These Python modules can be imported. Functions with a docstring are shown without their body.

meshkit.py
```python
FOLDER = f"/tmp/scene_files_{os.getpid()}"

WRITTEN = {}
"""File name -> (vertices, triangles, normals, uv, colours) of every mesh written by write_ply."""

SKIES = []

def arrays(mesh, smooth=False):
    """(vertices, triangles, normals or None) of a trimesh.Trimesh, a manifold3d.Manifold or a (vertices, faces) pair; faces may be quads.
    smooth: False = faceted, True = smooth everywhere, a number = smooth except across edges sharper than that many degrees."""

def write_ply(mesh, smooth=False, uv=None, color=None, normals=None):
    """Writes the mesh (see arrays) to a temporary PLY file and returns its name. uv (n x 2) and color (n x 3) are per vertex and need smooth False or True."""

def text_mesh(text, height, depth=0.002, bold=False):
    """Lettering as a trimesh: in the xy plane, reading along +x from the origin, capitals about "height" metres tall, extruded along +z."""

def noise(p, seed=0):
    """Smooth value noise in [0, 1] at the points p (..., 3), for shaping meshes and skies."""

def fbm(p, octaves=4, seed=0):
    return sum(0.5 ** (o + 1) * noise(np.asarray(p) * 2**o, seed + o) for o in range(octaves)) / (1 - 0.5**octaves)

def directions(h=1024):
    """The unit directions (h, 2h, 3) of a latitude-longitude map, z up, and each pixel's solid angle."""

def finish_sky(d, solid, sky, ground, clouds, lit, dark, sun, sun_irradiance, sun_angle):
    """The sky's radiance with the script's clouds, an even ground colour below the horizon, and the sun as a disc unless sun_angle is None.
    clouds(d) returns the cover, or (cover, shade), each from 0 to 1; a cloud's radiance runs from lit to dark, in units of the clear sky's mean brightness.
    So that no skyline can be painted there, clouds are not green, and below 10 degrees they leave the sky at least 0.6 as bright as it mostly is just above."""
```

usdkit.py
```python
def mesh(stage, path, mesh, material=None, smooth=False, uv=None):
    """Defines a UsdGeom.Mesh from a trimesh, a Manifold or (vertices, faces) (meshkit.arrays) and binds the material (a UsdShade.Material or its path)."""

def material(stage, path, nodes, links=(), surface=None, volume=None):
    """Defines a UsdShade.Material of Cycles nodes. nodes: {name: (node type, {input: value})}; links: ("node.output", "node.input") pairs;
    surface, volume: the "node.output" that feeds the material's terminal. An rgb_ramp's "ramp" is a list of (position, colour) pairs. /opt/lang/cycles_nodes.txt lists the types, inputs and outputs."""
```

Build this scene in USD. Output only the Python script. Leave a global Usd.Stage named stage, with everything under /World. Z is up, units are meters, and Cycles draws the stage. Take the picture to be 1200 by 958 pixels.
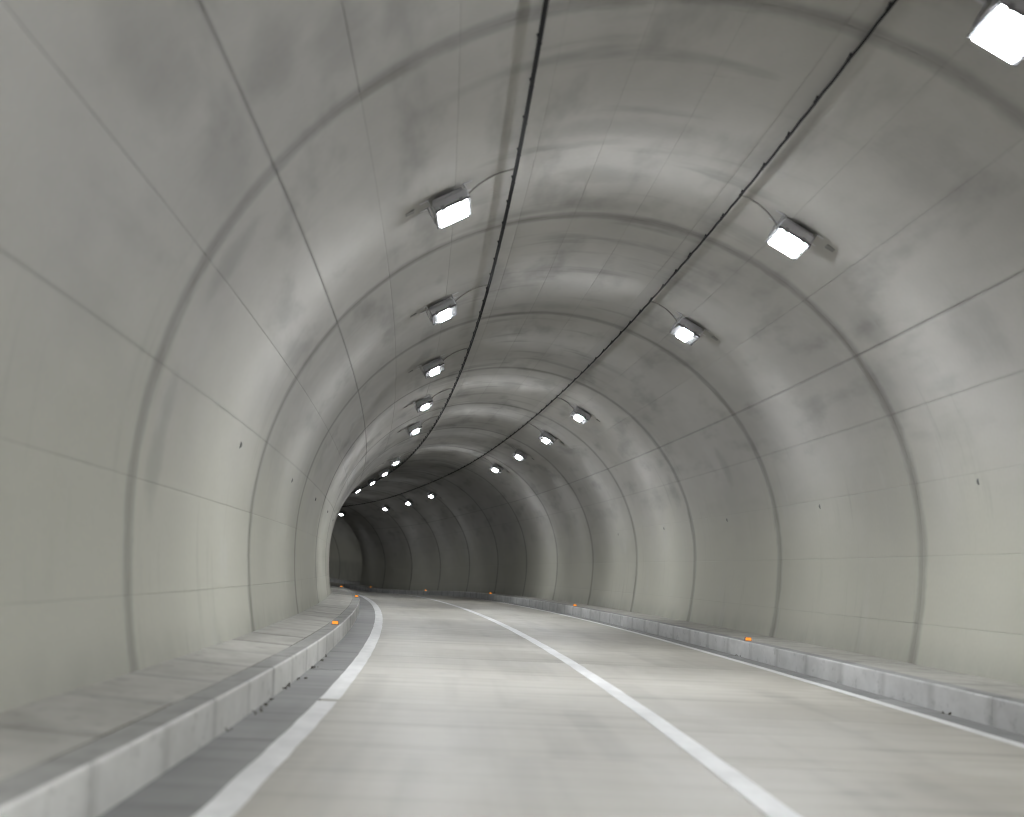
import math, random, numpy as np, trimesh, usdkit, meshkit
from pxr import Usd, UsdGeom, UsdLux, UsdShade, Gf, Sdf, Vt

random.seed(7); RNG = np.random.default_rng(7)
stage = Usd.Stage.CreateInMemory()
UsdGeom.SetStageUpAxis(stage, 'Z'); UsdGeom.SetStageMetersPerUnit(stage, 1.0)
UsdGeom.Xform.Define(stage, '/World'); UsdGeom.Scope.Define(stage, '/World/Looks')

# ------------------------------------------------------------------ camera, sky, sun, exposure
CAM_POS = (-0.009, 0.0, 1.3554); PITCH, YAW, ROLL = 0.1126, 0.0077, 0.0386
EXPOSURE = 0.22
LAMP = 292.0
cam = UsdGeom.Camera.Define(stage, '/World/camera')
cam.CreateHorizontalApertureAttr(36.0); cam.CreateFocalLengthAttr(36.0*2125/1200)
cam.CreateFStopAttr(1.4); cam.CreateFocusDistanceAttr(46.0)
cam.CreateClippingRangeAttr((0.05, 5000.0)); cam.CreateExposureAttr(EXPOSURE)
cy, sy, cp, sp, cr, sr = math.cos(YAW), math.sin(YAW), math.cos(PITCH), math.sin(PITCH), math.cos(ROLL), math.sin(ROLL)
fw = np.array([sy*cp, cy*cp, sp]); rt = np.array([cy, -sy, 0.0]); up = np.cross(rt, fw)
rt, up = rt*cr+up*sr, up*cr-rt*sr
M4 = np.eye(4); M4[0, :3] = rt; M4[1, :3] = up; M4[2, :3] = -fw; M4[3, :3] = CAM_POS
cam.AddTransformOp().Set(Gf.Matrix4d(M4.tolist()))

SUN_EL, SUN_AZ = math.radians(24), math.radians(200)
sun_to = np.array([math.cos(SUN_EL)*math.sin(SUN_AZ), math.cos(SUN_EL)*math.cos(SUN_AZ), math.sin(SUN_EL)])
skym = usdkit.material(stage, '/World/Looks/sky_look', {
    's': ('sky_texture', {'sky_type': 'single_scattering', 'sun_disc': False, 'sun_elevation': SUN_EL, 'sun_rotation': SUN_AZ}),
    'b': ('background_shader', {'strength': 0.05})}, [('s.color', 'b.color')], surface='b.background')
dome = UsdLux.DomeLight.Define(stage, '/World/sky')
UsdShade.MaterialBindingAPI.Apply(dome.GetPrim()).Bind(skym)
sun = UsdLux.DistantLight.Define(stage, '/World/sun')
sun.CreateNormalizeAttr(True); sun.CreateIntensityAttr(0.5); sun.CreateAngleAttr(0.5); sun.CreateColorAttr(Gf.Vec3f(1, 0.95, 0.88))
z = sun_to; x = np.cross([0, 0, 1.0], z); x /= np.linalg.norm(x); y = np.cross(z, x)
S4 = np.eye(4); S4[0, :3] = x; S4[1, :3] = y; S4[2, :3] = z; S4[3, :3] = (0, 0, 60)
sun.AddTransformOp().Set(Gf.Matrix4d(S4.tolist()))

# ------------------------------------------------------------------ the tunnel's line: s along the road, lat to the right, hgt above the road
SK = np.array([-53.1, 19.9, 46.5, 79.7, 112.9, 139.5, 172.7, 260]); KV = np.array([.0012, .0014, .0010, .0014, .00355, .00128, .00186, .00186])
SG = np.array([-53.1, 39.8, 93.0, 120., 150.0, 260]); GV = np.array([.0173, .0233, .0204, .0036, .0344, .0344])
CS = -0.0038
_s = np.arange(-60, 262, 0.25)
_k = np.interp(_s, SK, KV); _g = np.interp(_s, SG, GV)
_cum = lambda a: np.concatenate([[0], np.cumsum((a[1:]+a[:-1])/2*0.25)])
_th = _cum(_k); _th -= np.interp(0, _s, _th)
_x, _y, _z = -_cum(np.sin(_th)), _cum(np.cos(_th)), _cum(_g)
_x -= np.interp(0, _s, _x); _y -= np.interp(0, _s, _y); _z -= np.interp(0, _s, _z)


def W(s, lat, hgt):
    s, lat, hgt = np.broadcast_arrays(np.asarray(s, float), np.asarray(lat, float), np.asarray(hgt, float))
    x, y, z, th = (np.interp(s, _s, a) for a in (_x, _y, _z, _th))
    return np.stack([x+lat*np.cos(th), y+lat*np.sin(th), z+hgt+CS*lat], -1)


# cross-section of the lining: a = arc length from the crown, positive to the left
class Section:
    def __init__(self, R, zc, wc, low): self.R, self.zc, self.wc, self.low = R, zc, wc, low; self.q = R*math.pi/2
    def at(self, a, out=0.0):
        a = np.asarray(a, float); b = np.abs(a); sg = np.sign(a)
        t = np.minimum(b, self.q)/self.R
        d = np.maximum(b-self.q, 0.0)
        z = self.zc+(self.R+out)*np.cos(t)-d
        x = (self.R+out)*np.sin(t)-self.low*d*d
        return self.wc-sg*x, z


SEC = Section(5.0496, 1.8092, 1.9288, 0.0651)
BAY = Section(6.35, 1.30, 3.25, 0.0651)
BAY0, BAY1 = 153.1, 205.0

# ------------------------------------------------------------------ helpers
_taken = set()


def numbered(parent, name):
    n, k = name, 0
    while f'{parent}/{n}' in _taken:
        k += 1; n = f'{name}_{k:03d}'
    _taken.add(f'{parent}/{n}')
    return f'{parent}/{n}'


def pth(parent): return '/World' if parent is None else str(parent.GetPath())


def tag(prim, label=None, cat=None, group=None, kind=None):
    for k, v in (('label', label), ('category', cat), ('group', group), ('kind', kind)):
        if v: prim.SetCustomDataByKey(k, v)
    return prim


def holder(name, label=None, cat=None, group=None, kind=None, parent=None, matrix=None):
    x = UsdGeom.Xform.Define(stage, numbered(pth(parent), name))
    if matrix is not None: x.AddTransformOp().Set(Gf.Matrix4d(np.asarray(matrix, float).T.tolist()))
    return tag(x.GetPrim(), label, cat, group, kind)


def vnormals(v, f):
    n = np.zeros_like(v)
    for c in ((0, 1, 2), (0, 2, 3)) if f.shape[1] == 4 else ((0, 1, 2),):
        fn = np.cross(v[f[:, c[1]]]-v[f[:, c[0]]], v[f[:, c[2]]]-v[f[:, c[0]]])
        for k in c: np.add.at(n, f[:, k], fn)
    return n/np.maximum(np.linalg.norm(n, axis=1, keepdims=True), 1e-12)


def put(name, v, f, mat, parent=None, uv=None, smooth=False, **t):
    """One Mesh prim; f may be quads; uv per vertex."""
    v = np.asarray(v, float); f = np.asarray(f, int)
    m = UsdGeom.Mesh.Define(stage, numbered(pth(parent), name))
    m.CreatePointsAttr(Vt.Vec3fArray.FromNumpy(v.astype(np.float32)))
    m.CreateFaceVertexCountsAttr(Vt.IntArray.FromNumpy(np.full(len(f), f.shape[1], np.int32)))
    m.CreateFaceVertexIndicesAttr(Vt.IntArray.FromNumpy(f.astype(np.int32).ravel()))
    m.CreateSubdivisionSchemeAttr('none')
    if smooth:
        m.CreateNormalsAttr(Vt.Vec3fArray.FromNumpy(vnormals(v, f).astype(np.float32))); m.SetNormalsInterpolation('vertex')
    if uv is not None:
        UsdGeom.PrimvarsAPI(m).CreatePrimvar('st', Sdf.ValueTypeNames.TexCoord2fArray, 'vertex').Set(Vt.Vec2fArray.FromNumpy(np.asarray(uv, np.float32)))
    UsdShade.MaterialBindingAPI.Apply(m.GetPrim()).Bind(mat)
    return tag(m.GetPrim(), **t)


def part(name, tm, mat, parent=None, smooth=False, **t):
    v, f, n = meshkit.arrays(tm, smooth)
    m = usdkit.mesh(stage, numbered(pth(parent), name), tm, mat, smooth=smooth)
    return tag(m.GetPrim(), **t)


def grid(n, m, flip=False):
    i, j = np.meshgrid(np.arange(n-1), np.arange(m-1), indexing='ij')
    q = np.stack([i*m+j, (i+1)*m+j, (i+1)*m+j+1, i*m+j+1], -1).reshape(-1, 4)
    return q[:, ::-1] if flip else q


def extrude_profile(prof, s_list, closed_ends=True, inset=None):
    """Sweeps a (lat, hgt) polyline along s (profile given left to right seen from above/outside). Returns v, quads, uv (s, length along profile). inset: per-s shrink towards the profile's centre (joint chamfer)."""
    prof = np.asarray(prof, float); n = len(s_list); m = len(prof)
    ln = np.r_[0, np.cumsum(np.hypot(*np.diff(prof, axis=0).T))]
    S, L = np.meshgrid(s_list, prof[:, 0], indexing='ij'); _, H = np.meshgrid(s_list, prof[:, 1], indexing='ij')
    if inset is not None:
        c = np.array([prof[:, 0].mean(), prof[:, 1].min()])
        d = np.asarray(inset)[:, None]
        L = L-np.sign(L-c[0])*d*(np.abs(L-c[0]) > .02); H = H-d*(H > c[1]+.02)
    v = W(S, L, H).reshape(-1, 3)
    uv = np.stack([S.ravel(), np.tile(ln, n)], -1)
    return v, grid(n, m), uv


def box(size, at=(0, 0, 0), bevel=0.0):
    if bevel <= 0:
        b = trimesh.creation.box(size)
    else:
        sx, sy, sz = (np.array(size)/2)
        pts = []
        for ix in (-1, 1):
            for iy in (-1, 1):
                for iz in (-1, 1):
                    pts += [(ix*(sx-bevel), iy*(sy-bevel), iz*sz), (ix*(sx-bevel), iy*sy, iz*(sz-bevel)), (ix*sx, iy*(sy-bevel), iz*(sz-bevel))]
        b = trimesh.Trimesh(np.array(pts)).convex_hull
    b.apply_translation(at)
    return b


def tube(pts, r, sides=8):
    p = np.asarray(pts, float); t = np.gradient(p, axis=0); t /= np.linalg.norm(t, axis=1, keepdims=True)
    a = np.cross(t, [0.0, 0, 1]); bad = np.linalg.norm(a, axis=1) < 1e-3; a[bad] = [1, 0, 0]; a /= np.linalg.norm(a, axis=1, keepdims=True); b = np.cross(t, a)
    ang = np.arange(sides)*2*np.pi/sides
    v = p[:, None]+np.broadcast_to(np.asarray(r, float), (len(p),))[:, None, None]*(np.cos(ang)[None, :, None]*a[:, None]+np.sin(ang)[None, :, None]*b[:, None])
    i, j = np.meshgrid(np.arange(len(p)-1), np.arange(sides), indexing='ij')
    q = np.stack([i*sides+j, (i+1)*sides+j, (i+1)*sides+(j+1) % sides, i*sides+(j+1) % sides], -1).reshape(-1, 4)[:, ::-1]
    return v.reshape(-1, 3), q


# ------------------------------------------------------------------ materials
def L(name): return f'/World/Looks/{name}'


class G:
    """A small node-graph writer."""
    def __init__(self): self.n, self.l, self.k = {}, [], 0
    def add(self, kind, out, **inp):
        self.k += 1; name = f'n{self.k}'; plain = {}
        for a, v in inp.items():
            if isinstance(v, str) and '.' in v and v.split('.')[0] in self.n: self.l.append((v, f'{name}.{a}'))
            else: plain[a] = v
        self.n[name] = (kind, plain)
        return f'{name}.{out}'
    def math(self, op, a, b=0.0, c=0.0, clamp=False): return self.add('math', 'value', math_type=op, value1=a, value2=b, value3=c, use_clamp=clamp)
    def uv(self): u = self.add('texture_coordinate', 'UV'); self.su = u; sx = self.add('separate_xyz', 'x', vector=u); return sx, sx.split('.')[0]+'.y', u
    def noise(self, u, v, su, sv, w=0.0, detail=3.0, rough=0.55, dist=0.0):
        vec = self.add('combine_xyz', 'vector', x=self.math('multiply', u, su), y=self.math('multiply', v, sv), z=w)
        return self.add('noise_texture', 'fac', vector=vec, scale=1.0, detail=detail, roughness=rough, distortion=dist)
    def step(self, x, lo, hi, a=0.0, b=1.0): return self.add('map_range', 'result', range_type='smoothstep', value=x, from_min=lo, from_max=hi, to_min=a, to_max=b, clamp=True)
    def mixc(self, f, a, b): return self.add('mix', 'color', mix_type='mix', fac=f, color1=a, color2=b)
    def mul(self, col, x): return self.add('mix', 'color', mix_type='multiply', fac=1.0, color1=col, color2=self.add('combine_xyz', 'vector', x=x, y=x, z=x))
    def bump(self, h, strength, dist, normal=None):
        return self.add('bump', 'normal', height=h, strength=strength, distance=dist, **({'normal': normal} if normal else {}))
    def surf(self, name, col, rough=0.6, spec=0.4, normal=None, metallic=0.0, **k):
        p = self.add('principled_bsdf', 'BSDF', base_color=col, roughness=rough, specular_ior_level=spec, metallic=metallic, **({'normal': normal} if normal else {}), **k)
        return usdkit.material(stage, L(name), self.n, self.l, surface=p)


RS, R0 = 10.5763, 16.4944


STAINS = [(14.6, 3.5, .9, .35, .24), (13.8, 4.1, .9, .30, .26), (11.6, 4.95, 1.6, .28, .20), (15.0, 4.9, 1.2, .30, .18), (17.6, 7.3, .45, .7, .22), (17.5, 5.3, .5, .45, .24), (21.6, .1, .5, 1.1, .22),
          (24.2, .3, .5, .8, .20), (26.2, .0, .45, .7, .24), (36.5, .2, .5, 1.0, .22), (21.7, -5.0, .9, .5, .20), (26.8, -5.3, .7, .6, .20), (25.6, -4.3, .8, .35, .22), (19.2, -3.0, 1.2, .5, .16), (41.5, -5.6, .5, .5, .2), (49.5, -5.9, .6, .5, .2)]


def lining_look():
    g = G(); u, v, uv = g.uv()
    av = g.math('absolute', v)
    ring = g.math('floor', g.math('divide', g.math('subtract', u, R0), RS))
    rnd = g.add('white_noise_texture', 'value', dimensions='1D', w=ring)
    big = g.noise(u, v, 0.16, 0.45, 3.1, 4, .6)
    col = g.mixc(g.step(big, .3, .7), (.395, .386, .371), (.475, .466, .449))
    warm = g.step(g.math('add', av, g.math('multiply', g.noise(u, v, .3, .3, 9.), 2.0)), 6.2, 9.4)
    col = g.mixc(g.math('multiply', warm, .75), col, (.478, .474, .400))
    col = g.mul(col, g.math('add', .93, g.math('multiply', rnd, .13)))
    # blotches drawn out along the tunnel, most of them high up
    high = g.step(av, 7.6, 4.6)
    st = g.step(g.noise(u, v, .26, 1.25, 21., 4, .52), .50, .72)
    col = g.mul(col, g.math('subtract', 1.0, g.math('multiply', g.math('multiply', st, high), .25)))
    blot = g.noise(u, v, 1.1, 1.9, 121., 4, .6)
    cr = g.math('multiply', g.step(g.noise(u, v, .95, .36, 33., 4, .5), .52, .70), g.step(av, 3.4, 1.2))
    col = g.mul(col, g.math('subtract', 1.0, g.math('multiply', cr, .26)))
    # single blotches of damp, where they are seen
    for ks, ka, rs_, ra, kk in STAINS:
        e = g.math('add', g.math('power', g.math('absolute', g.math('divide', g.math('subtract', u, ks), rs_)), 2.0), g.math('power', g.math('absolute', g.math('divide', g.math('subtract', v, ka), ra)), 2.0))
        e = g.math('add', e, g.math('multiply', g.math('subtract', blot, .5), 2.6))
        col = g.mul(col, g.math('subtract', 1.0, g.math('multiply', g.step(e, 1.6, -.2), kk*.75)))
    # water runs down the walls
    run = g.math('multiply', g.step(g.noise(u, v, 2.2, .38, 44., 4, .6), .54, .72), g.math('multiply', g.step(av, 3.0, 5.5), g.step(g.noise(u, v, .3, .4, 101.), .42, .6)))
    col = g.mul(col, g.math('subtract', 1.0, g.math('multiply', run, .09)))
    # lighter lime haze in patches
    lime = g.math('multiply', g.step(g.noise(u, v, .7, .5, 55., 4, .6), .56, .72), .22)
    col = g.mixc(lime, col, (.50, .50, .49))
    # dirt and seepage at the joints between rings
    fr = g.math('multiply', g.math('subtract', g.math('fraction', g.math('add', g.math('divide', g.math('subtract', u, R0), RS), 100.5)), .5), RS)
    ragged = g.noise(u, v, 2.2, 1.5, 66., 5, .65)
    d = g.math('subtract', g.math('absolute', fr), g.math('multiply', g.math('subtract', ragged, .5), .34))
    col = g.mul(col, g.math('subtract', 1.0, g.math('multiply', g.step(d, .36, .08), .29)))
    seep = g.math('multiply', g.step(g.math('absolute', g.math('subtract', fr, .10)), .42, .05), g.step(g.noise(u, v, 1.3, .55, 77., 5, .65), .50, .64))
    col = g.mixc(g.math('multiply', seep, .42), col, (.20, .192, .168))
    # grime along the foot of the wall
    foot = g.math('multiply', g.step(av, 8.9, 9.5), g.noise(u, v, 1.0, 1.0, 88.))
    col = g.mul(col, g.math('subtract', 1.0, g.math('multiply', foot, .35)))
    sm = g.math('multiply', g.add('attribute', 'fac', attribute='seam'), g.step(g.noise(u, v, .45, .2, 111., 4, .6), .25, .6, .55, 1.15))
    col = g.mul(col, g.math('subtract', 1.0, sm))
    fine = g.noise(u, v, 16., 16., 5., 3, .6)
    col = g.mul(col, g.math('add', .95, g.math('multiply', fine, .10)))
    n1 = g.bump(g.noise(u, v, .55, .8, 12., 4, .55), .32, .045)
    n2 = g.bump(fine, .12, .004, n1)
    return g.surf('lining_concrete', col, .8, .22, n2)


def road_look(name, c1, c2, w, spec=.5):
    g = G(); u, v, uv = g.uv()
    big = g.noise(u, v, .22, .55, w, 4, .6)
    col = g.mixc(g.step(big, .3, .7), c1, c2)
    streak = g.noise(u, v, 2.4, .16, w+7, 5, .62)
    col = g.mul(col, g.math('subtract', 1.03, g.math('multiply', g.step(streak, .5, .72), .22)))
    fs = g.math('multiply', g.step(g.noise(u, v, 7.0, .22, w+31, 3, .6), .55, .72), g.step(g.noise(u, v, .35, .2, w+33, 3), .45, .6))
    col = g.mul(col, g.math('subtract', 1.0, g.math('multiply', fs, .16)))
    tyre = g.noise(u, v, .05, 1.6, w+3, 3, .5)
    col = g.mul(col, g.math('subtract', 1.02, g.math('multiply', g.step(tyre, .5, .68), .14)))
    dark = g.step(g.noise(u, v, .5, .9, w+15, 4, .6), .60, .74)
    col = g.mul(col, g.math('subtract', 1.0, g.math('multiply', dark, .14)))
    fine = g.noise(u, v, 24., 24., w, 3, .6)
    col = g.mul(col, g.math('add', .93, g.math('multiply', fine, .14)))
    n1 = g.bump(g.noise(u, v, 5.0, .5, w+1, 4, .6), .25, .006)
    n2 = g.bump(fine, .25, .003, n1)
    rough = g.math('add', .40, g.math('multiply', streak, .22))
    return g.surf(name, col, rough, spec, n2)


def block_look(name, c1, c2, period, phase, w, top_from=None):
    """Precast concrete whose blocks repeat along s: dirt at the joints, tone by block."""
    g = G(); u, v, uv = g.uv()
    t = g.math('divide', g.math('subtract', u, phase), period)
    rnd = g.add('white_noise_texture', 'value', dimensions='1D', w=g.math('floor', t))
    col = g.mixc(g.step(g.noise(u, v, .9, 2.0, w, 4, .6), .3, .7), c1, c2)
    col = g.mul(col, g.math('add', .92, g.math('multiply', rnd, .11)))
    fr = g.math('absolute', g.math('multiply', g.math('subtract', g.math('fraction', g.math('add', t, 100.5)), .5), period))
    d = g.math('subtract', fr, g.math('multiply', g.math('subtract', g.noise(u, v, 6., 6., w+2), .5), .08))
    col = g.mul(col, g.math('subtract', 1.0, g.math('multiply', g.step(d, .26, .04), .18)))
    if top_from is not None:       # the trodden top face is grimy
        grime = g.math('multiply', g.step(v, top_from[0], top_from[1]), g.math('add', .42, g.math('multiply', g.noise(u, v, .8, 3., w+5, 4, .6), .5)))
        col = g.mixc(grime, col, (.12, .12, .115))
    blot = g.step(g.noise(u, v, 3., 5., w+9, 5, .65), .55, .72)
    col = g.mul(col, g.math('subtract', 1.0, g.math('multiply', blot, .28)))
    fine = g.noise(u, v, 22., 22., w, 3, .6)
    col = g.mul(col, g.math('add', .94, g.math('multiply', fine, .12)))
    n1 = g.bump(g.noise(u, v, 9., 9., w, 4, .6), .25, .008)
    return g.surf(name, col, .62, .4, n1)


def paint_look():
    g = G(); u, v, uv = g.uv()
    col = g.mixc(g.step(g.noise(u, v, 1.1, 3.0, 4., 4, .6), .35, .65), (.66, .66, .66), (.77, .77, .77))
    worn = g.step(g.noise(u, v, 5., 14., 8., 5, .7), .63, .76)
    col = g.mixc(g.math('multiply', worn, .5), col, (.42, .41, .39))
    n = g.bump(g.noise(u, v, 30., 30., 1.), .2, .002)
    return g.surf('road_paint', col, .5, .45, n)


def plain(name, col, rough=.5, metallic=0.0, spec=.5, var=.15, scale=9.0):
    g = G(); p = g.add('texture_coordinate', 'object')
    nz = g.add('noise_texture', 'fac', vector=p, scale=scale, detail=4.0, roughness=.6)
    c = g.mixc(nz, tuple(x*(1-var) for x in col), tuple(x*(1+var) for x in col))
    return g.surf(name, c, rough, spec, None, metallic)


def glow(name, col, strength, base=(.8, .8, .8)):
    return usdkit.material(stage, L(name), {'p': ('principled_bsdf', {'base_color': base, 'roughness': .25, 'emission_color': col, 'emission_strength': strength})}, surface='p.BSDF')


M_LIN = lining_look()
M_ROAD = road_look('road_concrete', (.358, .338, .294), (.420, .402, .357), 2.0)
M_GUT = road_look('gutter_concrete', (.160, .160, .158), (.225, .225, .22), 40.0)
M_KERB_L = block_look('kerb_concrete', (.55, .545, .52), (.64, .635, .61), 2.35, 18.99, 3.0, (.352, .372))
M_KERB_R = block_look('kerb_concrete_right', (.50, .50, .50), (.62, .62, .62), 2.35, 18.99, 13.0, (.352, .372))
M_WALK = block_look('walkway_concrete', (.33, .32, .29), (.42, .41, .38), 2.644, 13.6, 23.0)
M_PAINT = paint_look()
M_STEEL = plain('galvanised_steel', (.30, .30, .32), .45, .6)
M_BODY = plain('lamp_housing', (.50, .50, .53), .45, .3)
M_FRAME = plain('lamp_frame', (.16, .16, .17), .6)
M_DARK = plain('dark_rubber', (.014, .014, .016), .8, spec=.15)
M_CLAMP = plain('cable_clip', (.022, .022, .024), .8, spec=.15)
M_COND = plain('grey_conduit', (.33, .325, .31), .6)
M_BOXG = plain('grey_box', (.23, .23, .225), .6)
M_PLATE = plain('dark_plate', (.25, .25, .245), .6)
M_LEAF = plain('dead_leaves', (.07, .062, .05), .8, var=.4)
M_DBODY = plain('delineator_body', (.10, .10, .10), .6)
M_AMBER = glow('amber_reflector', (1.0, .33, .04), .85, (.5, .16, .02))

# ------------------------------------------------------------------ tunnel lining: rings of concrete, each cast in panels
SEAMS = [9.53, 8.72, 7.65, 6.57, 5.51, 4.47, 3.41, 2.33, 1.25, .40, -.50, -1.40, -2.40, -3.45, -4.61, -5.65, -6.75, -7.85, -8.86, -9.53]
WIDE = {4.47: .007, -4.61: .007, 5.51: .003, 6.57: .004, -5.65: .0035}
tunnel = holder('tunnel_wall', 'grey concrete tunnel lining curving left, cast in rings with dark joints', 'tunnel', kind='structure')
JD, JB, JT = .008, .014, .034


def ring_s(s0, s1, n):
    e = [0, JB, JT, JT+.02]
    return np.r_[s0+np.array(e), np.linspace(s0+JT+.02, s1-JT-.02, n+1)[1:-1], s1-np.array(e)[::-1]]


def s_off(s, s0, s1):
    d = np.minimum(s-s0, s1-s)
    return np.interp(d, [0, JB, JT], [JD, JD, 0])


def seam_a(a0, a1):
    w0, w1 = WIDE.get(a0, .0022), WIDE.get(a1, .0022)
    if a0 == SEAMS[0]: w0 = .001
    if a1 == SEAMS[-1]: w1 = .001
    e0, e1 = (.026 if w0 > .003 else .012), (.026 if w1 > .003 else .012)
    inner = np.linspace(a0-w0-e0, a1+w1+e1, 6)
    a = np.r_[a0, a0-w0, inner, a1+w1, a1]
    o = np.r_[max(.004, w0), 0, np.zeros(6), 0, max(.004, w1)]
    k0, k1 = (.24 if w0 > .0065 else .11 if w0 > .003 else .055), (.24 if w1 > .0065 else .11 if w1 > .003 else .055)
    return a, o, np.r_[k0, k0, np.zeros(6), k1, k1]


def lining_patch(name, parent, sec, s, so, a, ao, shift=0.0, dirt=None):
    Sg, A = np.meshgrid(s, a, indexing='ij')
    out = np.maximum(so[:, None], ao[None, :])
    out = np.where(out > 0, out, shift)
    lat, hg = sec.at(A, out)
    v = W(Sg, lat, hg).reshape(-1, 3)
    p = put(name, v, grid(len(s), len(a)), M_LIN, parent, np.stack([Sg.ravel(), A.ravel()], -1), smooth=True)
    if dirt is not None:
        UsdGeom.PrimvarsAPI(p).CreatePrimvar('seam', Sdf.ValueTypeNames.FloatArray, 'vertex').Set(Vt.FloatArray.FromNumpy(np.tile(dirt, len(s)).astype(np.float32)))
    return p


edges = [R0+i*RS for i in range(-7, 14)]
edges = [e for e in edges if e < BAY0-4]+[BAY0]
for i in range(len(edges)-1):
    s0, s1 = edges[i], edges[i+1]
    near = s1 > 8 and s0 < 60
    s = ring_s(s0, s1, 14 if near else 8); so = s_off(s, s0, s1)
    ring = holder('lining_ring', parent=tunnel)
    parts = [seam_a(SEAMS[k], SEAMS[k+1]) for k in range(len(SEAMS)-1)]
    if near:
        for a, o, dk in parts: lining_patch('lining_panel', ring, SEC, s, so, a, o, float(RNG.uniform(-.0015, .0015)), dk)
    else:
        a = np.concatenate([p[0][:-1] for p in parts]+[parts[-1][0][-1:]]); o = np.concatenate([p[1][:-1] for p in parts]+[parts[-1][1][-1:]])
        dk = np.concatenate([p[2][:-1] for p in parts]+[parts[-1][2][-1:]])
        lining_patch('lining_shell', ring, SEC, s, so, a, o, 0.0, dk)
# the widened bay beyond: larger section, with a face closing the step
bay = holder('lining_ring', parent=tunnel)
aa = np.linspace(BAY.q+1.1, -BAY.q-1.1, 70)
ss = np.linspace(BAY0+.01, BAY1, 12)
lining_patch('lining_shell', bay, BAY, ss, np.zeros(12), aa, np.zeros(70))
aN = np.linspace(SEAMS[0], SEAMS[-1], 70)
l0, h0 = SEC.at(aN, 0.02); l1, h1 = BAY.at(aa)
for nm, sv in (('end_face', BAY0+.012), ('end_face', BAY1)):
    v = np.concatenate([W(sv, l0, h0), W(sv, l1, h1)])
    put(nm, v, grid(2, 70), M_LIN, bay, np.stack([np.full(140, sv), np.r_[aN, aN]], -1))
tail = holder('lining_ring', parent=tunnel)
a = np.linspace(SEAMS[0], SEAMS[-1], 60); ss = np.linspace(BAY1, 250, 20)
lining_patch('lining_shell', tail, SEC, ss, np.zeros(20), a, np.zeros(60))

# ------------------------------------------------------------------ road: concrete slabs, gutters, kerbs, walkways
S_A, S_B = -57.0, 250.0
road = holder('road', 'pale grey concrete carriageway with transverse joints, curving left through the tunnel', 'road', kind='structure')
JOINT = .006
n0 = math.ceil((S_A-18.75)/5); n1 = math.floor((135-18.75)/5)
for k in range(n0, n1):
    s0, s1 = 18.75+5*k, 23.75+5*k
    for lat0, lat1 in ((-1.475, 1.857), (1.863, 5.165)):
        sl = np.r_[s0, s0+JOINT, np.linspace(s0+.03, s1-.03, 4), s1-JOINT, s1]
        hl = np.array([-.012, 0, 0, 0, 0, 0, 0, -.012])
        la = np.r_[lat0, lat0+.006, np.linspace(lat0+.02, lat1-.02, 6), lat1-.006, lat1]
        ha = np.r_[-.012, np.zeros(8), -.012]
        Sg, Lg = np.meshgrid(sl, la, indexing='ij'); Hg = np.minimum(hl[:, None], ha[None, :])+RNG.uniform(-.0012, .0012)
        put('road_slab', W(Sg, Lg, Hg).reshape(-1, 3), grid(len(sl), len(la), True), M_ROAD, road, np.stack([Sg.ravel(), Lg.ravel()+7*(k % 5)], -1), smooth=True)
sl = np.linspace(18.75+5*n1, S_B, 40)
Sg, Lg = np.meshgrid(sl, np.array([-1.475, 0, 1.86, 3.5, 5.165]), indexing='ij')
put('road_surface', W(Sg, Lg, 0).reshape(-1, 3), grid(40, 5, True), M_ROAD, road, np.stack([Sg.ravel(), Lg.ravel()], -1))
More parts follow.
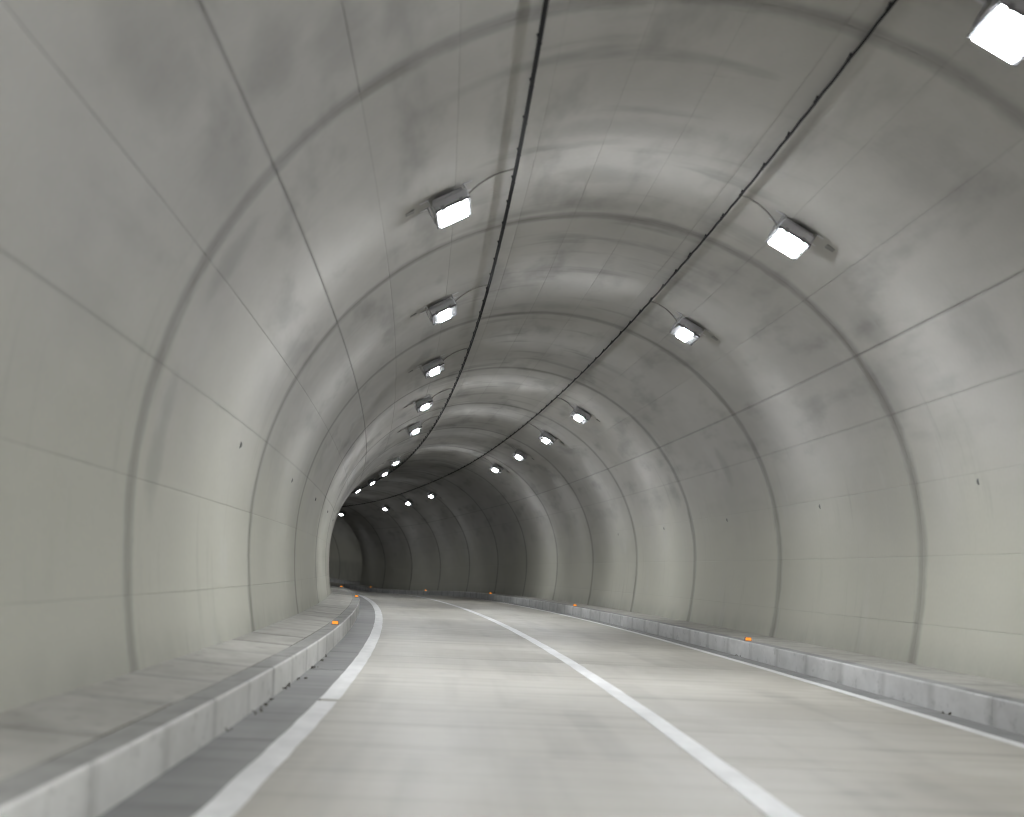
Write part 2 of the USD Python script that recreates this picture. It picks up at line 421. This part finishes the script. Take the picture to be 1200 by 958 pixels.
sl = np.linspace(BAY0-2, BAY1+2, 20)
Sg, Lg = np.meshgrid(sl, np.array([5.0, 7.0, 10.]), indexing='ij')
put('road_surface', W(Sg, Lg, -.006).reshape(-1, 3), grid(20, 3, True), M_ROAD, road, np.stack([Sg.ravel(), Lg.ravel()], -1))

for label, l0, l1, ph in (('dark grey concrete gutter strip between the left kerb and the broad white edge line', -1.97, -1.475, 19.4),
                          ('narrow grey gutter strip between the right kerb and the thin white edge line', 5.165, 5.525, 18.0)):
    gut = holder('gutter', label, 'gutter', kind='structure')
    for k in range(-15, 24):
        s0, s1 = ph+5*k, ph+5*k+5
        sl = np.r_[s0, s0+.007, np.linspace(s0+.05, s1-.05, 3), s1-.007, s1]; hl = np.array([-.015, -.004, -.004, -.004, -.004, -.004, -.015])
        la = np.linspace(l0, l1, 4)
        Sg, Lg = np.meshgrid(sl, la, indexing='ij'); Hg = np.broadcast_to(hl[:, None], Sg.shape)+RNG.uniform(-.0015, .0015)
        put('gutter_slab', W(Sg, Lg, Hg).reshape(-1, 3), grid(len(sl), 4, True), M_GUT, gut, np.stack([Sg.ravel(), Lg.ravel()+3*k], -1))
    sl = np.linspace(ph+5*24, S_B, 40); Sg, Lg = np.meshgrid(sl, [l0, l1], indexing='ij')
    put('gutter_run', W(Sg, Lg, -.004).reshape(-1, 3), grid(40, 2, True), M_GUT, gut, np.stack([Sg.ravel(), Lg.ravel()], -1))


def kerb_profile(face, back, top, side):
    # side +1: right kerb (face looks left); profile runs from the foot of the face over the top to the back
    r = .022
    p = [(face, -.06), (face+side*.004, top-r-.004)]
    for t in np.linspace(0, 1, 4): p.append((face+side*(.005+r*(1-math.cos(t*math.pi/2))), top-r+r*math.sin(t*math.pi/2)))
    p += [((face+back)/2, top), (back, top+.001), (back, top-.12)]
    return np.array(p)


for side, face, back, top, mat, label in ((-1, -1.965, -2.20, .300, M_KERB_L, 'left kerb of precast concrete blocks with grimy top along the left walkway'),
                                          (1, 5.5185, 5.74, .300, M_KERB_R, 'right kerb of pale precast concrete blocks along the right walkway')):
    kb = holder('kerb', label, 'kerb', kind='structure')
    prof = kerb_profile(face, back, top, side)
    last = BAY0 if side > 0 else S_B
    for k in range(-12, 49):
        s0, s1 = 18.99+2.35*k+.003, 18.99+2.35*(k+1)-.003
        sl = np.array([s0, s0, s0+.008, (s0+s1)/2, s1-.008, s1, s1]); ins = np.array([.006, .0015, 0, 0, 0, .0015, .006])
        pr = prof+np.array([RNG.uniform(-.003, .003), RNG.uniform(-.002, .002)])
        v, f, uv = extrude_profile(pr, sl, inset=ins)
        put('kerb_block', v, f if side > 0 else f[:, ::-1], mat, kb, uv)
    sl = np.linspace(18.99+2.35*49, last, 40); v, f, uv = extrude_profile(prof, sl)
    put('kerb_run', v, f if side > 0 else f[:, ::-1], mat, kb, uv)
    if side > 0:
        sl = np.linspace(BAY0, BAY1, 16); v, f, uv = extrude_profile(prof+np.array([2.85, 0]), sl); put('kerb_run', v, f, mat, kb, uv)

for side, inner, wall, z0, z1, label in ((-1, -2.203, -3.06, .303, .356, 'raised concrete walkway of slabs between the left kerb and the left tunnel wall'),
                                         (1, 5.743, 6.93, .296, .283, 'raised concrete walkway of slabs between the right kerb and the right tunnel wall')):
    wk = holder('walkway', label, 'walkway', kind='structure')
    for k in range(-16, 43):
        s0, s1 = 13.6+2.644*k, 13.6+2.644*(k+1)
        sl = np.r_[s0, s0+.006, (s0+s1)/2, s1-.006, s1]; hl = np.array([-.02, 0, 0, 0, -.02])
        la = np.linspace(inner, wall, 5); ha = np.linspace(z0, z1, 5)
        Sg, Lg = np.meshgrid(sl, la, indexing='ij'); Hg = hl[:, None]+ha[None, :]+RNG.uniform(-.002, .002)
        put('walkway_slab', W(Sg, Lg, Hg).reshape(-1, 3), grid(5, 5, side > 0), M_WALK, wk, np.stack([Sg.ravel(), Lg.ravel()], -1))
    sl = np.linspace(13.6+2.644*43, BAY0 if side > 0 else S_B, 40); Sg, Lg = np.meshgrid(sl, [inner, wall], indexing='ij'); Hg = np.broadcast_to(np.array([z0, z1]), Sg.shape)
    put('walkway_run', W(Sg, Lg, Hg).reshape(-1, 3), grid(40, 2, side > 0), M_WALK, wk, np.stack([Sg.ravel(), Lg.ravel()], -1))
    if side > 0:
        sl = np.linspace(BAY0, BAY1, 12); Sg, Lg = np.meshgrid(sl, [inner+2.85, 9.7], indexing='ij')
        put('walkway_run', W(Sg, Lg, .29).reshape(-1, 3), grid(12, 2, True), M_WALK, wk, np.stack([Sg.ravel(), Lg.ravel()], -1))

# painted lines, slightly proud of the concrete
def line(name, c, w, spans, label, wob):
    h = holder(name, label, 'road line', kind='structure')
    for s0, s1 in spans:
        sl = np.linspace(s0, s1, max(int((s1-s0)/.6), 2)); la = np.linspace(-w/2, w/2, 4)
        e = (meshkit.fbm(np.stack([sl*1.3, np.full_like(sl, wob), 0*sl], -1), 3, 5)-.5)*.02
        Sg, Lg = np.meshgrid(sl, la, indexing='ij'); Lg = Lg+c+e[:, None]
        put('paint_strip', W(Sg, Lg, .0055).reshape(-1, 3), grid(len(sl), 4, True), M_PAINT, h, np.stack([Sg.ravel(), Lg.ravel()], -1))
line('edge_line', -1.383, .20, [(-50, 18.60), (18.90, 230)], 'broad white edge line beside the left gutter, broken at one slab joint', 1.)
line('centre_line', 1.8604, .20, [(-50, 230)], 'solid white centre line between the two lanes, sweeping left', 2.)
line('edge_line', 5.075, .15, [(-50, BAY0)], 'thin white edge line beside the right kerb', 3.)

# ------------------------------------------------------------------ lamps
LS, L0, L0R = 9.6081, 23.3854, 24.1233
ORD = ['nearest', 'second', 'third', 'fourth', 'fifth', 'sixth', 'seventh', 'eighth', 'ninth', 'tenth', 'eleventh', 'twelfth', 'thirteenth', 'fourteenth']


def power(s, i):      # every third lamp is dimmed, and the inner tunnel is lit less than the mouth
    return .2 if s > 88 else .6 if i == -1 else 1.0 if i < 0 else .75 if i == 0 else .65 if i % 3 == 2 else .75 if s > 68 else 1.0


M_LENS = {p: glow(f'lamp_lens_{int(p*100)}', (.952, .977, 1.0), LAMP*p) for p in (1.0, .75, .65, .6, .25, .2)}


def frame(s, a, sec=SEC):
    """Columns: x across (towards the crown from the left side: to the right), y along the tunnel, z inward from the lining; origin on the lining."""
    la, hg = sec.at(a); e = .02
    o = W(s, la, hg); yv = W(s+e, la, hg)-W(s-e, la, hg); yv /= np.linalg.norm(yv)
    l2, h2 = sec.at(a-.05); l1, h1 = sec.at(a+.05)
    xv = W(s, l2, h2)-W(s, l1, h1); xv -= yv*(xv@yv); xv /= np.linalg.norm(xv)
    zv = np.cross(xv, yv)
    if zv@(W(s, SEC.wc, 1.8)-o) < 0: yv, zv = -yv, -zv
    m = np.eye(4); m[:3, 0], m[:3, 1], m[:3, 2], m[:3, 3] = xv, yv, zv, o
    return m


def build_lamp(holder_prim, to_cable, toward, dist, lens_mat, lw):
    """Local frame: z is down from the lining, x across. to_cable = +1/-1: on which side (x) the ceiling cable runs. toward: y sign that points away from the viewer."""
    c = to_cable
    H0 = .085        # gap to the lining
    w, l = .49, .80
    T = np.eye(4); c5, s5 = math.cos(math.radians(5)), math.sin(math.radians(5))*toward
    T[1:3, 1:3] = [[c5, -s5], [s5, c5]]       # the housing hangs a little towards the oncoming driver
    prof = np.array([(-w/2, .0), (-w/2-.012, .14), (w/2+.012, .14), (w/2, .0)])
    top = box((w-.05, l-.08, .05), (0, 0, H0+.02), .015)
    body = trimesh.util.concatenate([box((w, l, .125), (0, 0, H0+.10), .018), top])
    body.apply_transform(T)
    part('housing', body, M_BODY, holder_prim, smooth=25)
    # lens frame (four bars) and the bright glass set in it
    zf = H0+.170
    side = (w-lw)/2
    bars = [box((w+.006, .035, .024), (0, sg*(l/2-.012), zf), .006) for sg in (-1, 1)]+[box((side, l-.062, .024), (sg*(w/2-side/2), 0, zf), .006) for sg in (-1, 1)]
    bars = trimesh.util.concatenate(bars); bars.apply_transform(T)
    part('lens_frame', bars, M_FRAME, holder_prim, smooth=25)
    pl = [(sx*(lw/2-e-.004), sy*(l/2-.036-e*1.6), zz) for sx in (-1, 1) for sy in (-1, 1) for e, zz in ((0, zf-.008), (.003, zf+.014), (.004, zf+.020), (.010, zf+.026))]
    lens = trimesh.Trimesh(np.array(pl)).convex_hull; lens.apply_transform(T)
    part('lens', lens, lens_mat, holder_prim, smooth=25)
    for sg in (-1, 1):       # mounting brackets at both sides, foot on the lining, arm down the side of the housing
        for yy in (-.26, .26):
            x0 = sg*(w/2+.055)
            arm = trimesh.util.concatenate([box((.012, .07, H0+.15), (sg*(w/2+.012), yy, (H0+.15)/2+.006), .002), box((.15, .07, .010), (sg*(w/2+.075), yy, .010), .002)])
            b = part('bracket', arm, M_BODY, holder_prim)
    for sg in (-1, 1):       # end plates with hinge clips
        part('latch', box((.05, .03, .07), (sg*.13, -toward*(l/2+.010), H0+.125), .006), M_STEEL, holder_prim)
    # small junction box on the lining on the side away from the cable
    jb = part('junction_box', box((.14, .20, .035), (-c*(w/2+.28), -toward*.10, .022), .012), M_BOXG, holder_prim, smooth=25)
    # conduit: from the cable down the curve of the lining to the housing
    t = np.linspace(0, 1, 14)[:, None]
    P = np.array([[c*dist, -toward*.42, .055], [c*dist*.72, -toward*.36, .02], [c*(w/2+.16), -toward*.16, .045], [c*(w/2-.02), 0, H0+.05]])
    pts = (1-t)**3*P[0]+3*t*(1-t)**2*P[1]+3*t*t*(1-t)*P[2]+t**3*P[3]
    sag = (pts[:, 0]**2)/(2*SEC.R)     # the lining curves towards the viewer's side away from the lamp
    pts[:, 2] += sag*(np.abs(pts[:, 0]) > w/2)
    v, f = tube(pts, .013, 8); put('conduit', v, f, M_COND, holder_prim, smooth=True)


CAB_L, CAB_R = 1.467, -1.566      # cable positions as lateral offsets from the crown (converted to arcs below)
a_lamp_l = SEC.R*math.atan2(2.228, 4.194); a_lamp_r = -SEC.R*math.atan2(2.334, 4.232)
a_cab_l = SEC.R*math.asin(1.465/4.95); a_cab_r = -SEC.R*math.asin(1.567/4.97)
rows = [('left', L0, a_lamp_l, a_cab_l, [-5, -4, -3, -2, 0, 1, 2, 3, 4, 6, 7, 8, 9, 10, 11, 12]), ('right', L0R, a_lamp_r, a_cab_r, [-5, -4, -3, -2, -1, 0, 1, 3, 4, 5, 6, 9, 10, 11, 13])]
for rname, s00, al, ac, idx in rows:
    protos = {}; seen = 0
    vis = [i for i in idx if i >= (0 if rname == 'left' else -1)]
    for i in idx:
        s = s00+i*LS; p = (power(s, i), i <= 0); m = frame(s, al)
        if s < 12: label = f'{["", "fifth", "fourth", "third", "second", "first"][min(5, -i if rname == "left" else -i)] if False else ""}'.strip()
        if i in vis:
            k = vis.index(i)
            if k == 0: label = f'nearest lit lamp of the {rname} ceiling row' + (', cut by the top right corner' if rname == 'right' else ', largest of that row')
            else: label = f'lit square lamp, {ORD[k]} from the front in the {rname} ceiling row'
        else:
            back = sorted([j for j in idx if j not in vis], reverse=True).index(i)
            label = f'lit tunnel lamp overhead in the {rname} row, {["first", "second", "third", "fourth", "fifth", "sixth"][back]} behind the view'
        o = holder('tunnel_lamp', label, 'lamp', f'lamps of the {rname} ceiling row', matrix=m)
        cside = 1 if rname == 'left' else -1
        tw = 1 if (m[:3, 1]@(W(s+1, 0, 0)-W(s, 0, 0))) > 0 else -1
        if p not in protos:
            build_lamp(o, cside, tw, abs(al-ac), M_LENS[p[0]], .40 if p[1] else .22); protos[p] = o
        else:
            o.GetReferences().AddInternalReference(protos[p].GetPath()); o.SetInstanceable(True)
# lamps of the bay
for n, (s, aB) in enumerate(((166., 3.2), (176., 3.2), (186., 3.2), (171., -3.2), (181., -3.2))):
    o = holder('tunnel_lamp', 'lit lamp hidden in the widened bay at the far end', 'lamp', 'lamps in the far bay', matrix=frame(s, aB, BAY))
    build_lamp(o, 1 if aB > 0 else -1, 1, .9, M_LENS[.25], .22)

# ------------------------------------------------------------------ the two ceiling cables
for nm, ac, off, label in (('left', a_cab_l, .095, 'black cable clipped along the crown between the lamp rows, the left one'), ('right', a_cab_r, .075, 'black cable clipped along the ceiling beside the right lamp row')):
    h = holder('ceiling_cable', label, 'cable')
    sl = np.arange(-50, 150, .4)
    la, hg = SEC.at(np.full(len(sl), ac), -off)
    sag = .012*np.sin((sl-13.6)/1.2*math.pi)**2
    pts = W(sl, la, hg-sag)
    v, f = tube(pts, .016, 8); put('cable', v, f, M_DARK, h, smooth=True)
    la2, hg2 = SEC.at(np.full(len(sl), ac+(.012 if nm == 'left' else -.012)), -off+.030)
    v, f = tube(W(sl, la2, hg2), .011, 6); put('support_wire', v, f, M_CLAMP, h, smooth=True)
    for s in np.arange(9.2, 110, 1.6):
        m = frame(s, ac); g = trimesh.util.concatenate([box((.036, .03, .036), (0, 0, off), .005), box((.02, .03, off), (0, 0, off/2), 0)])
        g.apply_transform(m); part('cable_clip', g, M_CLAMP, h)

# ------------------------------------------------------------------ delineators on the kerbs
def delineator(s, lat, z, label, grp):
    m = np.eye(4); o = W(s, lat, z); d = W(s+.1, lat, z)-W(s-.1, lat, z); d /= np.linalg.norm(d); r = np.cross(d, [0, 0, 1.0]); r /= np.linalg.norm(r)
    m[:3, 0], m[:3, 1], m[:3, 2], m[:3, 3] = r, d, np.cross(r, d), o
    h = holder('delineator', label, 'delineator', grp, matrix=m)
    pts = np.array([(-.064, -.06, 0), (.064, -.06, 0), (.064, .06, 0), (-.064, .06, 0), (-.056, -.035, .068), (.056, -.035, .068), (.056, .035, .068), (-.056, .035, .068)])
    part('body', trimesh.Trimesh(pts).convex_hull, M_DBODY, h)
    for sg in (-1, 1):
        q = np.array([(-.055, sg*.0575, .010), (.055, sg*.0575, .010), (.050, sg*.0385, .062), (-.050, sg*.0385, .062)]); q2 = q+np.array([0, sg*.006, 0])
        part('reflector', trimesh.Trimesh(np.r_[q, q2]).convex_hull, M_AMBER, h)
for i, s in enumerate((33.4, 63.4, 94.5)):
    delineator(s, -2.06, .302, f'amber delineator on top of the left kerb, {ORD[i]} of three along it', 'amber delineators on the left kerb')
for i, s in enumerate((33.9, 63.9, 93.9, 120.0, 142.0)):
    delineator(s, 5.62, .302, f'amber delineator on top of the right kerb, {ORD[i]} of those along it', 'amber delineators on the right kerb')

# ------------------------------------------------------------------ small dark boxes on the walls, one in each lamp bay
for side, a, pos in (('left', 6.83, (24.0, 33.65, 43.1, 52.9, 62.6)), ('right', -6.87, (24.0, 33.6, 43.2, 52.9, 62.4))):
    for i, s in enumerate(pos):
        h = holder('wall_box', f'tiny dark box fixed on the {side} wall, {ORD[i]} along that wall', 'wall box', f'tiny dark boxes on the {side} wall', matrix=frame(s, a))
        part('plate', box((.09, .06, .006), (0, 0, .005), 0), M_PLATE, h)
        part('cap', box((.06, .036, .018), (0, 0, .014), .01), M_PLATE, h)

# ------------------------------------------------------------------ leaf litter at the foot of the kerbs
def litter(label, spots):
    V, F, n = [], [], 0
    for s, lat, spread, cnt in spots:
        for _ in range(int(cnt*.3)):
            ds, dl = RNG.normal(0, spread), abs(RNG.normal(0, .05)); r = RNG.uniform(.008, .024); ang = RNG.uniform(0, 6.28)
            sgn = 1 if lat < 0 else -1
            pts = [(math.cos(ang+t)*r*k, math.sin(ang+t)*r*k) for t, k in ((0, 1.3), (1.2, .7), (2.4, .9), (3.3, 1.2), (4.4, .6), (5.4, .8))]
            base = W([s+ds+p[1] for p in pts], [lat+sgn*(dl+.01)+p[0] for p in pts], [.004+RNG.uniform(0, .03) for _ in pts])
            c = W(s+ds, lat+sgn*(dl+.01), RNG.uniform(.02, .05))
            V += list(base)+[c]; F += [(n+k, n+(k+1) % 6, n+6) for k in range(6)]; n += 7
    put('leaf_litter', np.array(V), np.array(F), M_LEAF, None, label=label, cat='leaf litter', kind='stuff')
litter('dark dead leaves caught in the left gutter at the foot of the kerb', [(24.3, -1.955, .16, 26), (21.8, -1.955, .12, 14), (20.2, -1.955, .22, 24), (18.4, -1.955, .18, 16), (16.9, -1.955, .35, 22), (14.6, -1.955, .3, 12), (27., -1.955, .8, 14)])
litter('dark scraps of dead leaf at the foot of the right kerb', [(33.9, 5.505, .2, 16), (20.3, 5.505, .08, 12)])
